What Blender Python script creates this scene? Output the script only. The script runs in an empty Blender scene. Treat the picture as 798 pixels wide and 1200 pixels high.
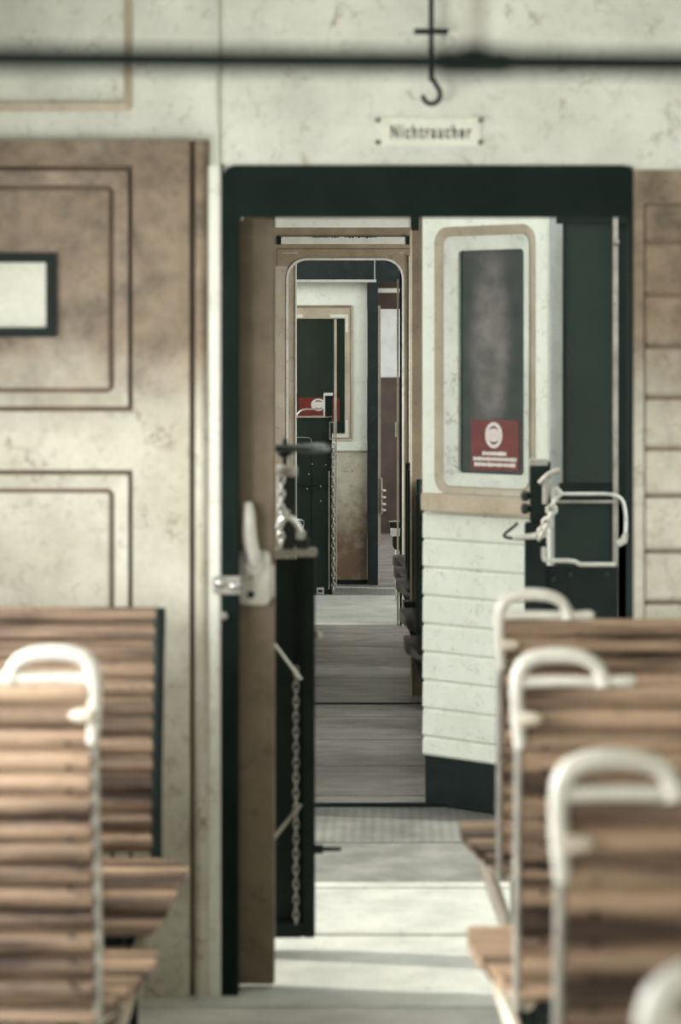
import bpy, bmesh, math, random
from mathutils import Vector, Matrix
random.seed(7)
C = bpy.context.scene.collection
PI = math.pi

# ------------------------------------------------------------------ helpers
EYE = 1.52
def PX(px, d): return (px - 460.0) * d / 3000.0          # where a line of sight meets the depth d
def PZ(py, d): return EYE - (py - 408.0) * d / 3000.0

def obj(name, bm, mat, parent=None, smooth=False, bevel=0.0, loc=None):
    me = bpy.data.meshes.new(name)
    bmesh.ops.recalc_face_normals(bm, faces=bm.faces)
    if bevel:
        es = [e for e in bm.edges if len(e.link_faces) == 2 and e.calc_face_angle(0) > 0.6]
        bmesh.ops.bevel(bm, geom=es, offset=bevel, segments=2, affect='EDGES', clamp_overlap=True)
    bm.to_mesh(me); bm.free()
    if smooth:
        for p in me.polygons: p.use_smooth = True
        if smooth == 'auto':
            try: me.set_sharp_from_angle(angle=math.radians(38))
            except Exception: pass
    o = bpy.data.objects.new(name, me)
    C.objects.link(o)
    me.materials.append(mat)
    if parent is not None: o.parent = parent
    if loc: o.location = loc
    return o

def struct(name, bm, mat, parent=None, **k):
    o = obj(name, bm, mat, parent, **k)
    if parent is None: o['kind'] = 'structure'
    return o

def tag(o, label, cat, group=None, kind=None):
    o['label'] = label; o['category'] = cat
    if group: o['group'] = group
    if kind: o['kind'] = kind
    return o

def thing(name, label, cat, loc=(0, 0, 0), group=None):
    o = bpy.data.objects.new(name, None); C.objects.link(o)
    o.location = loc; o.empty_display_size = .05
    return tag(o, label, cat, group)

def box(bm, x0, x1, y0, y1, z0, z1):
    if x0 > x1: x0, x1 = x1, x0
    if y0 > y1: y0, y1 = y1, y0
    if z0 > z1: z0, z1 = z1, z0
    v = [bm.verts.new(p) for p in ((x0,y0,z0),(x1,y0,z0),(x1,y1,z0),(x0,y1,z0),(x0,y0,z1),(x1,y0,z1),(x1,y1,z1),(x0,y1,z1))]
    for f in ((0,3,2,1),(4,5,6,7),(0,1,5,4),(1,2,6,5),(2,3,7,6),(3,0,4,7)):
        bm.faces.new([v[i] for i in f])
    return bm

def B(x0, x1, y0, y1, z0, z1): return box(bmesh.new(), x0, x1, y0, y1, z0, z1)

def tube(bm, pts, r, n=10, closed=False, flat=1.0):
    pts = [Vector(p) for p in pts]; m = len(pts)
    rs = r if isinstance(r, (list, tuple)) else [r] * m
    rings = []; nrm = None
    for i, p in enumerate(pts):
        if closed: t = pts[(i+1) % m] - pts[i-1]
        else: t = pts[min(i+1, m-1)] - pts[max(i-1, 0)]
        t.normalize()
        if nrm is None:
            nrm = t.cross(Vector((0,0,1)) if abs(t.z) < .9 else Vector((0,1,0))).normalized()
        else:
            nrm = (nrm - t * nrm.dot(t)).normalized()
        b = t.cross(nrm)
        rings.append([bm.verts.new(p + (nrm * math.cos(a) + b * math.sin(a) * flat) * rs[i])
                      for a in (2*PI*k/n for k in range(n))])
    for i in range(m if closed else m-1):
        a, c = rings[i], rings[(i+1) % m]
        for k in range(n):
            bm.faces.new((a[k], a[(k+1) % n], c[(k+1) % n], c[k]))
    if not closed:
        bm.faces.new(rings[0][::-1]); bm.faces.new(rings[-1])
    return bm

def T(pts, r, **k): return tube(bmesh.new(), pts, r, **k)

def smoothpath(pts, it=2):
    pts = [Vector(p) for p in pts]
    for _ in range(it):
        q = [pts[0]]
        for a, b in zip(pts, pts[1:]):
            q += [a * .75 + b * .25, a * .25 + b * .75]
        q.append(pts[-1]); pts = q
    return pts

def lathe(bm, prof, c=(0,0,0), axis='z', n=24):
    rings = []
    for r, h in prof:
        ring = []
        for k in range(n):
            a = 2*PI*k/n; u, v = r*math.cos(a), r*math.sin(a)
            p = {'z': (u, v, h), 'y': (u, h, v), 'x': (h, u, v)}[axis]
            ring.append(bm.verts.new((p[0]+c[0], p[1]+c[1], p[2]+c[2])))
        rings.append(ring)
    for a, b in zip(rings, rings[1:]):
        for k in range(n): bm.faces.new((a[k], a[(k+1) % n], b[(k+1) % n], b[k]))
    bm.faces.new(rings[0][::-1]); bm.faces.new(rings[-1])
    return bm

def ball(c, r, n=12):
    bm = bmesh.new()
    bmesh.ops.create_uvsphere(bm, u_segments=n, v_segments=max(6, n//2+2), radius=r, matrix=Matrix.Translation(c))
    return bm

def rrect(x0, x1, z0, z1, r, seg=8, corners=(1,1,1,1)):
    """rounded rectangle, corners in order bottom-left, bottom-right, top-right, top-left"""
    out = []
    for (cx, cz, a0, on) in ((x0+r, z0+r, PI, corners[0]), (x1-r, z0+r, 1.5*PI, corners[1]),
                             (x1-r, z1-r, 0, corners[2]), (x0+r, z1-r, .5*PI, corners[3])):
        for k in range(seg+1):
            a = a0 + .5*PI*k/seg
            if on: out.append((cx + r*math.cos(a), cz + r*math.sin(a)))
            else:
                sx = -1 if cx == x0+r else 1; sz = -1 if cz == z0+r else 1
                out.append((cx + sx*r, cz + sz*r))
    return out

def slab(bm, loop, y0, y1):
    """extrude an XZ outline in Y"""
    pts = []
    for p in loop:
        if not pts or (abs(p[0]-pts[-1][0]) + abs(p[1]-pts[-1][1])) > 1e-6: pts.append(p)
    if abs(pts[0][0]-pts[-1][0]) + abs(pts[0][1]-pts[-1][1]) < 1e-6: pts.pop()
    a = [bm.verts.new((x, y0, z)) for x, z in pts]; b = [bm.verts.new((x, y1, z)) for x, z in pts]
    bm.faces.new(a); bm.faces.new(b[::-1])
    for i in range(len(pts)):
        j = (i+1) % len(pts); bm.faces.new((a[i], b[i], b[j], a[j]))
    return bm

def ring(bm, outer, inner, y0, y1, yi=None):
    """frame between two XZ outlines with equal point counts; yi = front of the inner edge (sloped face)"""
    yi = y0 if yi is None else yi
    n = len(outer)
    A = [bm.verts.new((x, y0, z)) for x, z in outer]; D = [bm.verts.new((x, yi, z)) for x, z in inner]
    E = [bm.verts.new((x, y1, z)) for x, z in outer]; F = [bm.verts.new((x, y1, z)) for x, z in inner]
    for i in range(n):
        j = (i+1) % n
        for q in ((A[i],A[j],D[j],D[i]), (E[j],E[i],F[i],F[j]), (A[j],A[i],E[i],E[j]), (D[i],D[j],F[j],F[i])):
            try: bm.faces.new(q)
            except ValueError: pass
    bmesh.ops.remove_doubles(bm, verts=bm.verts, dist=1e-6)
    return bm

def rot(bm, m):
    bmesh.ops.transform(bm, matrix=m, verts=bm.verts); return bm

# ------------------------------------------------------------------ materials
def S(r, g, b):
    f = lambda c: ((c/255+.055)/1.055)**2.4 if c > 10 else c/255/12.92
    return (f(r), f(g), f(b), 1)

def mat(name, c1, c2=None, scale=6, stretch=(1,1,1), rough=.6, metal=0, bump=.15, detail=8, lo=.35, hi=.65, spec=.4, fine=120, fineamt=.25, c3=None, spots=0, crackle=0):
    m = bpy.data.materials.new(name); m.use_nodes = True
    nt = m.node_tree; N = nt.nodes; L = nt.links
    bs = N['Principled BSDF']
    bs.inputs['Roughness'].default_value = rough; bs.inputs['Metallic'].default_value = metal
    bs.inputs['Specular IOR Level'].default_value = spec
    tc = N.new('ShaderNodeTexCoord'); mp = N.new('ShaderNodeMapping'); mp.inputs['Scale'].default_value = stretch
    oi = N.new('ShaderNodeObjectInfo')
    L.new(tc.outputs['Object'], mp.inputs['Vector'])
    n1 = N.new('ShaderNodeTexNoise'); n1.noise_dimensions = '4D'
    n1.inputs['Scale'].default_value = scale; n1.inputs['Detail'].default_value = detail; n1.inputs['Roughness'].default_value = .62
    mw = N.new('ShaderNodeMath'); mw.operation = 'MULTIPLY'; mw.inputs[1].default_value = 20
    L.new(oi.outputs['Random'], mw.inputs[0]); L.new(mw.outputs[0], n1.inputs['W'])
    L.new(mp.outputs['Vector'], n1.inputs['Vector'])
    rp = N.new('ShaderNodeValToRGB')
    rp.color_ramp.elements[0].position = lo; rp.color_ramp.elements[1].position = hi
    rp.color_ramp.elements[0].color = c1; rp.color_ramp.elements[1].color = c2 or c1
    L.new(n1.outputs['Fac'], rp.inputs['Fac'])
    n2 = N.new('ShaderNodeTexNoise'); n2.inputs['Scale'].default_value = fine; n2.inputs['Detail'].default_value = 4
    L.new(mp.outputs['Vector'], n2.inputs['Vector'])
    mx = N.new('ShaderNodeMix'); mx.data_type = 'RGBA'; mx.blend_type = 'MULTIPLY'; mx.inputs['Factor'].default_value = fineamt
    L.new(rp.outputs['Color'], mx.inputs['A']); L.new(n2.outputs['Fac'], mx.inputs['B'])
    col = mx.outputs['Result']
    if spots:                                             # small scuffs and chips
        n3 = N.new('ShaderNodeTexNoise'); n3.inputs['Scale'].default_value = 28; n3.inputs['Detail'].default_value = 7; n3.inputs['Roughness'].default_value = .7
        L.new(tc.outputs['Object'], n3.inputs['Vector'])
        r3 = N.new('ShaderNodeValToRGB'); r3.color_ramp.elements[0].position = .56; r3.color_ramp.elements[1].position = .70
        r3.color_ramp.elements[0].color = (0,0,0,1); r3.color_ramp.elements[1].color = (spots,)*3 + (1,)
        L.new(n3.outputs['Fac'], r3.inputs['Fac'])
        m3 = N.new('ShaderNodeMix'); m3.data_type = 'RGBA'; m3.inputs['B'].default_value = c3 or c1
        L.new(r3.outputs['Color'], m3.inputs['Factor']); L.new(col, m3.inputs['A']); col = m3.outputs['Result']
    if crackle:                                           # hairline cracks in old paint, in patches
        nd = N.new('ShaderNodeTexNoise'); nd.inputs['Scale'].default_value = 7; nd.inputs['Detail'].default_value = 6
        L.new(tc.outputs['Object'], nd.inputs['Vector'])
        dm = N.new('ShaderNodeVectorMath'); dm.operation = 'MULTIPLY_ADD'; dm.inputs[1].default_value = (.35,.35,.35)
        L.new(nd.outputs['Color'], dm.inputs[0]); L.new(tc.outputs['Object'], dm.inputs[2])
        vo = N.new('ShaderNodeTexVoronoi'); vo.feature = 'DISTANCE_TO_EDGE'; vo.inputs['Scale'].default_value = 13
        L.new(dm.outputs['Vector'], vo.inputs['Vector'])
        lt = N.new('ShaderNodeMapRange'); lt.inputs['From Min'].default_value = .03; lt.inputs['From Max'].default_value = .008
        L.new(vo.outputs['Distance'], lt.inputs['Value'])
        nm = N.new('ShaderNodeTexNoise'); nm.inputs['Scale'].default_value = 11; nm.inputs['Detail'].default_value = 5
        L.new(tc.outputs['Object'], nm.inputs['Vector'])
        gm = N.new('ShaderNodeMapRange'); gm.inputs['From Min'].default_value = .5; gm.inputs['From Max'].default_value = .62; gm.inputs['To Max'].default_value = crackle
        L.new(nm.outputs['Fac'], gm.inputs['Value'])
        mu = N.new('ShaderNodeMath'); mu.operation = 'MULTIPLY'; L.new(lt.outputs[0], mu.inputs[0]); L.new(gm.outputs[0], mu.inputs[1])
        m5 = N.new('ShaderNodeMix'); m5.data_type = 'RGBA'; m5.inputs['B'].default_value = c3 or c1
        L.new(mu.outputs[0], m5.inputs['Factor']); L.new(col, m5.inputs['A']); col = m5.outputs['Result']
    L.new(col, bs.inputs['Base Color'])
    if bump:
        bp = N.new('ShaderNodeBump'); bp.inputs['Strength'].default_value = bump; bp.inputs['Distance'].default_value = .01
        L.new(n2.outputs['Fac'], bp.inputs['Height']); L.new(bp.outputs['Normal'], bs.inputs['Normal'])
    m['_col'] = 1
    return m, nt, bs, col

def M(*a, **k): return mat(*a, **k)[0]

cream = M('cream_paint', S(204,206,196), S(230,232,222), scale=5, spots=.55, c3=S(148,138,122), rough=.55, fineamt=.2, crackle=.85)
tan_far = M('far_tan_paint', S(146,130,106), S(170,154,128), scale=7, spots=.5, c3=S(96,78,60), rough=.5)
bright_cream = M('bright_cream_paint', S(232,234,222), S(246,247,238), scale=5, spots=.4, c3=S(170,160,142), rough=.5, fineamt=.15, crackle=.6)
pale_tan = M('pale_tan_paint', S(180,166,146), S(206,194,174), scale=6, spots=.5, c3=S(120,100,82), rough=.55)
tan = M('tan_paint', S(112,98,80), S(142,126,104), scale=7, spots=.5, c3=S(72,58,46), rough=.55)
dark_tan = M('dark_tan_paint', S(110,98,80), S(136,122,100), scale=5, spots=.35, c3=S(66,56,45), rough=.5)
wood = M('bench_wood', S(64,48,39), S(180,152,127), scale=2.2, stretch=(.7,9,9), rough=.42, spots=.35, c3=S(44,32,28), lo=.41, hi=.60, fine=60, fineamt=.45, bump=.1)
black = M('black_green_iron', S(18,29,26), S(27,39,36), scale=9, rough=.6, fineamt=.3, bump=.1, spec=.2)
black_gloss = M('black_green_enamel', S(16,26,24), S(24,35,33), scale=9, rough=.22, bump=.03, spec=.6)
frame_dark = M('door_frame_dark_enamel', S(23,34,31), S(31,42,39), scale=7, rough=.8, bump=.05, spec=.06)
navy = M('blue_black_enamel', S(22,33,33), S(34,46,46), scale=8, rough=.45, bump=.05, spots=.25, c3=S(100,108,106))
green = M('dark_green_panel', S(30,45,40), S(38,54,48), scale=8, rough=.5, bump=.05, spec=.3)
chrome = M('bright_metal', S(205,205,205), S(235,235,230), scale=12, rough=.22, metal=.85, bump=.03, fineamt=.1)
grey_metal = M('worn_grey_metal', S(150,146,140), S(190,186,176), scale=12, rough=.45, metal=.3, bump=.1, spots=.4, c3=S(90,80,72))
handle_white = M('handle_white_paint', S(186,183,173), S(214,211,201), scale=14, rough=.3, bump=.04, fineamt=.12, spots=.3, c3=S(150,140,128))
bracket_mat = M('bracket_pale_paint', S(190,176,158), S(220,212,196), scale=14, rough=.4, spots=.4, c3=S(130,110,95))
red = M('sticker_red', S(104,38,34), S(128,50,44), scale=20, rough=.4, bump=.03)
white = M('sticker_white', S(226,214,210), S(238,230,224), scale=20, rough=.5, bump=0)
sill_paint = M('sill_paint', S(186,168,146), S(208,192,170), scale=8, spots=.5, c3=S(140,118,98), rough=.5)
groove_brown = M('groove_floor_brown', S(112,96,80), S(138,120,102), scale=9, rough=.8)  # brown floors of the panel and board grooves
steel_plate = M('gangway_steel', S(118,118,114), S(160,158,152), scale=6, rough=.5, metal=.15, spots=.5, c3=S(86,82,78))
chain_metal = M('chain_steel', S(165,165,160), S(205,203,196), scale=20, rough=.25, metal=.9, bump=.05)
ink = M('printed_ink', S(12,16,15), S(20,24,23), scale=30, rough=.6, bump=0)
plate_white = M('enamel_white', S(226,226,212), S(238,238,226), scale=8, rough=.35, spots=.3, c3=S(170,155,135), bump=.03)
paper = M('paper_pale', S(222,222,208), S(238,238,226), scale=8, rough=.8, bump=.02)
seat_dark = M('backlit_dark_wood', S(8,10,9), S(22,20,18), scale=3, stretch=(.8,8,8), rough=.22, bump=.04, spec=.35)  # near-black wood: the backlit shade of these seats is put into the colour
brown = M('brown_wainscot', S(58,46,41), S(84,68,60), scale=5, rough=.6)
grey_wall = M('pale_grey_paint', S(196,198,196), S(222,224,220), scale=6, rough=.6, spots=.3, c3=S(150,145,138))
grey_floor_dark = M('ground_gravel', S(96,92,84), S(140,136,124), scale=20, rough=.9)
roofm = M('roof_felt', S(60,62,60), S(84,84,80), scale=8, rough=.8)
sill_metal = M('sill_metal', S(196,196,188), S(226,225,216), scale=9, rough=.4, metal=.2, spots=.4, c3=S(120,112,104))

# panel wall: brown upper part, fading in noisy patches to cream lower down
def brown_to_cream_wall():
    m, nt, bs, col = mat('brown_to_cream_paint', S(206,200,182), S(228,225,210), scale=5, spots=.5, c3=S(120,100,82), rough=.5, crackle=.9)
    N, L = nt.nodes, nt.links
    geo = N.new('ShaderNodeNewGeometry'); sx = N.new('ShaderNodeSeparateXYZ'); L.new(geo.outputs['Position'], sx.inputs['Vector'])
    mr = N.new('ShaderNodeMapRange'); mr.inputs['From Min'].default_value = 1.30; mr.inputs['From Max'].default_value = 1.56
    L.new(sx.outputs['Z'], mr.inputs['Value'])
    nz = N.new('ShaderNodeTexNoise'); nz.inputs['Scale'].default_value = 5; nz.inputs['Detail'].default_value = 10; nz.inputs['Roughness'].default_value = .72
    L.new(geo.outputs['Position'], nz.inputs['Vector'])
    ad = N.new('ShaderNodeMath'); ad.operation = 'ADD'
    sc = N.new('ShaderNodeMath'); sc.operation = 'MULTIPLY_ADD'; sc.inputs[1].default_value = 1.3; sc.inputs[2].default_value = -.6
    L.new(nz.outputs['Fac'], sc.inputs[0]); L.new(mr.outputs['Result'], ad.inputs[0]); L.new(sc.outputs[0], ad.inputs[1])
    cl = N.new('ShaderNodeClamp'); L.new(ad.outputs[0], cl.inputs['Value'])
    br = N.new('ShaderNodeValToRGB'); br.color_ramp.elements[0].color = S(92,80,66); br.color_ramp.elements[1].color = S(150,132,112)
    br.color_ramp.elements[0].position = .35; br.color_ramp.elements[1].position = .65
    n4 = N.new('ShaderNodeTexNoise'); n4.inputs['Scale'].default_value = 9; n4.inputs['Detail'].default_value = 10; n4.inputs['Roughness'].default_value = .7
    L.new(geo.outputs['Position'], n4.inputs['Vector']); L.new(n4.outputs['Fac'], br.inputs['Fac'])
    mx = N.new('ShaderNodeMix'); mx.data_type = 'RGBA'
    L.new(cl.outputs[0], mx.inputs['Factor']); L.new(col, mx.inputs['A']); L.new(br.outputs['Color'], mx.inputs['B'])
    L.new(mx.outputs['Result'], bs.inputs['Base Color'])
    return m
brown_to_cream = brown_to_cream_wall()

def far_panel():                                          # cream paint with brown grime climbing from the foot
    m, nt, bs, col = mat('grimy_panel_paint', S(206,200,178), S(226,222,204), scale=6, spots=.8, c3=S(130,98,74), rough=.5)
    N, L = nt.nodes, nt.links
    geo = N.new('ShaderNodeNewGeometry'); sx = N.new('ShaderNodeSeparateXYZ'); L.new(geo.outputs['Position'], sx.inputs['Vector'])
    mr = N.new('ShaderNodeMapRange'); mr.inputs['From Min'].default_value = .72; mr.inputs['From Max'].default_value = .25
    L.new(sx.outputs['Z'], mr.inputs['Value'])
    nz = N.new('ShaderNodeTexNoise'); nz.inputs['Scale'].default_value = 9; nz.inputs['Detail'].default_value = 10; nz.inputs['Roughness'].default_value = .7
    L.new(geo.outputs['Position'], nz.inputs['Vector'])
    sc = N.new('ShaderNodeMath'); sc.operation = 'MULTIPLY_ADD'; sc.inputs[1].default_value = 1.8; sc.inputs[2].default_value = -.9
    ad = N.new('ShaderNodeMath'); ad.operation = 'ADD'
    L.new(nz.outputs['Fac'], sc.inputs[0]); L.new(mr.outputs['Result'], ad.inputs[0]); L.new(sc.outputs[0], ad.inputs[1])
    cl = N.new('ShaderNodeClamp'); L.new(ad.outputs[0], cl.inputs['Value'])
    mx = N.new('ShaderNodeMix'); mx.data_type = 'RGBA'; mx.inputs['B'].default_value = S(120,98,80)
    L.new(cl.outputs[0], mx.inputs['Factor']); L.new(col, mx.inputs['A']); L.new(mx.outputs['Result'], bs.inputs['Base Color'])
    return m
grimy = far_panel()

def plank_floor(name, c1, c2, pitch, rough, axis='Y', gap=.035):
    m, nt, bs, col = mat(name, c1, c2, scale=3, stretch=(3,1.5,1) if axis == 'X' else (1.5,3,1), rough=rough, spots=.4, c3=S(70,66,62), fineamt=.3, spec=.5)
    N, L = nt.nodes, nt.links
    geo = N.new('ShaderNodeNewGeometry'); sx = N.new('ShaderNodeSeparateXYZ'); L.new(geo.outputs['Position'], sx.inputs['Vector'])
    dv = N.new('ShaderNodeMath'); dv.operation = 'DIVIDE'; dv.inputs[1].default_value = pitch
    L.new(sx.outputs[axis], dv.inputs[0])
    fr = N.new('ShaderNodeMath'); fr.operation = 'FRACT'; L.new(dv.outputs[0], fr.inputs[0])
    lt = N.new('ShaderNodeMath'); lt.operation = 'LESS_THAN'; lt.inputs[1].default_value = gap; L.new(fr.outputs[0], lt.inputs[0])
    mx = N.new('ShaderNodeMix'); mx.data_type = 'RGBA'; mx.inputs['B'].default_value = S(44,46,44)
    L.new(lt.outputs[0], mx.inputs['Factor']); L.new(col, mx.inputs['A']); L.new(mx.outputs['Result'], bs.inputs['Base Color'])
    return m
floor_near = plank_floor('worn_plank_floor', S(180,177,168), S(222,219,209), .4, .5)
floor_car = plank_floor('polished_plank_floor', S(146,141,135), S(180,174,167), .62, .26, gap=.02)

def chequer(name, c1, c2):
    m, nt, bs, col = mat(name, c1, c2, scale=5, rough=.42, metal=.15, spots=.5, c3=S(110,106,102), bump=0)
    N, L = nt.nodes, nt.links
    tc = N.new('ShaderNodeTexCoord'); mp = N.new('ShaderNodeMapping'); mp.inputs['Rotation'].default_value = (0,0,PI/4)
    L.new(tc.outputs['Object'], mp.inputs['Vector'])
    ch = N.new('ShaderNodeTexChecker'); ch.inputs['Scale'].default_value = 46
    L.new(mp.outputs['Vector'], ch.inputs['Vector'])
    bp = N.new('ShaderNodeBump'); bp.inputs['Strength'].default_value = .7; bp.inputs['Distance'].default_value = .004
    L.new(ch.outputs['Fac'], bp.inputs['Height']); L.new(bp.outputs['Normal'], bs.inputs['Normal'])
    mx = N.new('ShaderNodeMix'); mx.data_type = 'RGBA'; mx.blend_type = 'MULTIPLY'; mx.inputs['Factor'].default_value = .28
    L.new(col, mx.inputs['A']); L.new(ch.outputs['Color'], mx.inputs['B']); L.new(mx.outputs['Result'], bs.inputs['Base Color'])
    ch.inputs['Color1'].default_value = (1,1,1,1); ch.inputs['Color2'].default_value = (.25,.25,.25,1)
    return m
chq = chequer('chequer_plate', S(122,122,118), S(164,162,156))
plate = M('platform_plate', S(186,186,180), S(222,221,212), scale=5, rough=.5, metal=.1, spots=.5, c3=S(110,104,98))

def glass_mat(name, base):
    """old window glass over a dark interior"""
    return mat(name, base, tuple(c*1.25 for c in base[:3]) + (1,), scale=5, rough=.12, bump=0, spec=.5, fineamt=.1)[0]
def clear_glass(name, tint, dust_glare, centre):
    """see-through tinted pane with a thin dusty film and one pale patch painted as a reflection"""
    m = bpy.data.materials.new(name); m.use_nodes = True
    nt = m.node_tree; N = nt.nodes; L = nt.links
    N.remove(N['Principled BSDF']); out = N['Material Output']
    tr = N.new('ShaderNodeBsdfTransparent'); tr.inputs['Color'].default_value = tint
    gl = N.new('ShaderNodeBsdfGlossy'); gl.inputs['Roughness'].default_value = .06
    df = N.new('ShaderNodeBsdfDiffuse'); df.inputs['Color'].default_value = dust_glare
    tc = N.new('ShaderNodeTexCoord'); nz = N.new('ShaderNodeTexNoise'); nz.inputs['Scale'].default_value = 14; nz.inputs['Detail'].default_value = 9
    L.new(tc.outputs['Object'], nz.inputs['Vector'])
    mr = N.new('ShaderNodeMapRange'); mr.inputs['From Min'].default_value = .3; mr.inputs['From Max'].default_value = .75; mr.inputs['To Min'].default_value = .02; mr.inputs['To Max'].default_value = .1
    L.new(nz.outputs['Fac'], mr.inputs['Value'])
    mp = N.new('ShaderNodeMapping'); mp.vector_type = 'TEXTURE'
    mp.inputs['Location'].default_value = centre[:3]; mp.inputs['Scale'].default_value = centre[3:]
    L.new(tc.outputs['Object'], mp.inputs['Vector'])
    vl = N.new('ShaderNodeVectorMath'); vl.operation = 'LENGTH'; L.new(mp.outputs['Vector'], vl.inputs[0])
    ms = N.new('ShaderNodeMapRange'); ms.interpolation_type = 'SMOOTHSTEP'; ms.inputs['From Min'].default_value = 1.15; ms.inputs['From Max'].default_value = .45; ms.inputs['To Max'].default_value = .62  # soft pale patch: a reflection painted into the pane as diffuse colour
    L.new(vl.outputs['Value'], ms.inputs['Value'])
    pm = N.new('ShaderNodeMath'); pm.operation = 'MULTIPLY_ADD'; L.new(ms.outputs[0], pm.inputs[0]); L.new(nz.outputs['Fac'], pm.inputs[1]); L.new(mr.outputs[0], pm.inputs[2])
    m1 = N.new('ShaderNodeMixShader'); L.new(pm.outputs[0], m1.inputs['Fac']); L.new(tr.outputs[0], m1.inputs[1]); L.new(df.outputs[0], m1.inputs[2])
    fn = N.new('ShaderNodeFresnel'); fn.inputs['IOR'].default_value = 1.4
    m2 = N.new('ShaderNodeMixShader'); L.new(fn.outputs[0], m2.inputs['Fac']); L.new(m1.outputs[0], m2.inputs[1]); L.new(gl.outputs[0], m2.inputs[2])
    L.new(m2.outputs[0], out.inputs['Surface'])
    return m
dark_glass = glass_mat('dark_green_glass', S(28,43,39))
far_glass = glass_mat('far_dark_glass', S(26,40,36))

# ------------------------------------------------------------------ car body shells (side walls with window openings, roof, floor)
def side_wall(name, x0, x1, y0, y1, wins, mt, zs=(.9, 1.75), top=2.42):
    bm = bmesh.new()
    box(bm, x0, x1, y0, y1, 0, zs[0]); box(bm, x0, x1, y0, y1, zs[1], top)
    e = [y0] + [v for w in wins for v in w] + [y1]
    for i in range(0, len(e), 2): box(bm, x0, x1, e[i], e[i+1], zs[0], zs[1])
    bmesh.ops.remove_doubles(bm, verts=bm.verts, dist=1e-5)
    return struct(name, bm, mt)

struct('floor', B(-1.3, 1.3, -1.5, 5.9, -.06, 0), floor_near)
struct('trim_threshold', B(-.9, 1.2, 5.9, 6.02, -.06, .004), sill_metal)
side_wall('wall_left', -1.31, -1.25, -1.5, 6.06, [(.6,1.6),(1.9,2.9),(3.2,4.2),(4.5,5.5)], cream)
side_wall('wall_right', 1.25, 1.31, -1.5, 6.06, [(.6,1.6)], cream)
def roof(name, y0, y1, mt):
    pts = [(-1.4, 2.42), (-1.0, 2.52), (-.5, 2.58), (0, 2.6), (.5, 2.58), (1.0, 2.52), (1.4, 2.42)]
    return struct(name, slab(bmesh.new(), pts + [(x, z+.04) for x, z in pts[::-1]], y0, y1), mt)
roof('ceiling', -1.5, 6.7, cream)
struct('wall_back', B(-1.31, 1.31, -1.56, -1.5, 0, 2.6), cream)

# --- end wall of the near car -------------------------------------------------
Y0 = 6.0
DX0, DX1, DZ = -.39, .564, 1.946
bm = bmesh.new()
box(bm, -1.25, DX0, Y0, Y0+.05, 0, 2.55); box(bm, DX1, 1.25, Y0, Y0+.05, 0, 2.55); box(bm, DX0, DX1, Y0, Y0+.05, DZ, 2.55)
bmesh.ops.remove_doubles(bm, verts=bm.verts, dist=1e-5)
wall = struct('wall_end', bm, cream)
# left panelling: stiles and rails proud of the wall, two recessed fields with sloped mouldings
def panelling():
    XL, XR = -1.25, -.474
    y = Y0 - .028
    fx = -.606
    bm = bmesh.new()
    box(bm, XL, XR, y, Y0, DZ, 2.006); box(bm, fx, XR, y, Y0, 0, DZ); box(bm, XL, fx, y, Y0, 1.236, 1.372); box(bm, XL, fx, y, Y0, 0, .22)
    bmesh.ops.remove_doubles(bm, verts=bm.verts, dist=1e-5)
    struct('panelling_frame', bm, brown_to_cream, wall)
    for z0, z1 in ((1.372, DZ), (.22, 1.236)):
        g = .012; w = .032
        struct('panel_backing', B(XL-.05, fx+.001, Y0-.004, Y0, z0-.001, z1+.001), groove_brown, wall)
        bm = bmesh.new()
        o = rrect(XL-.05, fx-g, z0+g, z1-g, .004, 1); i = rrect(XL-.05+w, fx-g-w, z0+g+w, z1-g-w, .012, 1)
        ring(bm, o, i, Y0-.020, Y0, Y0-.014)
        struct('panel_moulding', bm, brown_to_cream, wall)
        g2 = g+w+.011
        struct('panel_field', B(XL-.05+g2, fx-g2, Y0-.016, Y0, z0+g2, z1-g2), brown_to_cream, wall, bevel=.004)
panelling()
# round moulding and cream casing left of the door
struct('casing_groove', B(-.478, -.43, Y0-.003, Y0, 0, 2.006), groove_brown, wall)
struct('casing_bead', tube(bmesh.new(), [(-.4485, Y0-.008, 0), (-.4485, Y0-.008, 2.006)], .016, n=14), brown_to_cream, wall, smooth='auto')
struct('casing_strip', B(-.433, -.402, Y0-.012, Y0, 0, 1.95), bright_cream, wall, bevel=.004)
struct('casing_edge', B(-.402, -.396, Y0-.006, Y0, 0, 1.95), black, wall)
# frieze mouldings above
bm = bmesh.new()
ring(bm, rrect(-1.24, -.61, 2.075, 2.5, .01, 2), rrect(-1.222, -.628, 2.093, 2.482, .006, 2), Y0-.004, Y0, Y0-.016)
struct('frieze_moulding', bm, pale_tan, wall)
struct('frieze_joint', B(-.414, -.406, Y0-.010, Y0, 1.95, 2.55), cream, wall, bevel=.002)
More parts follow.
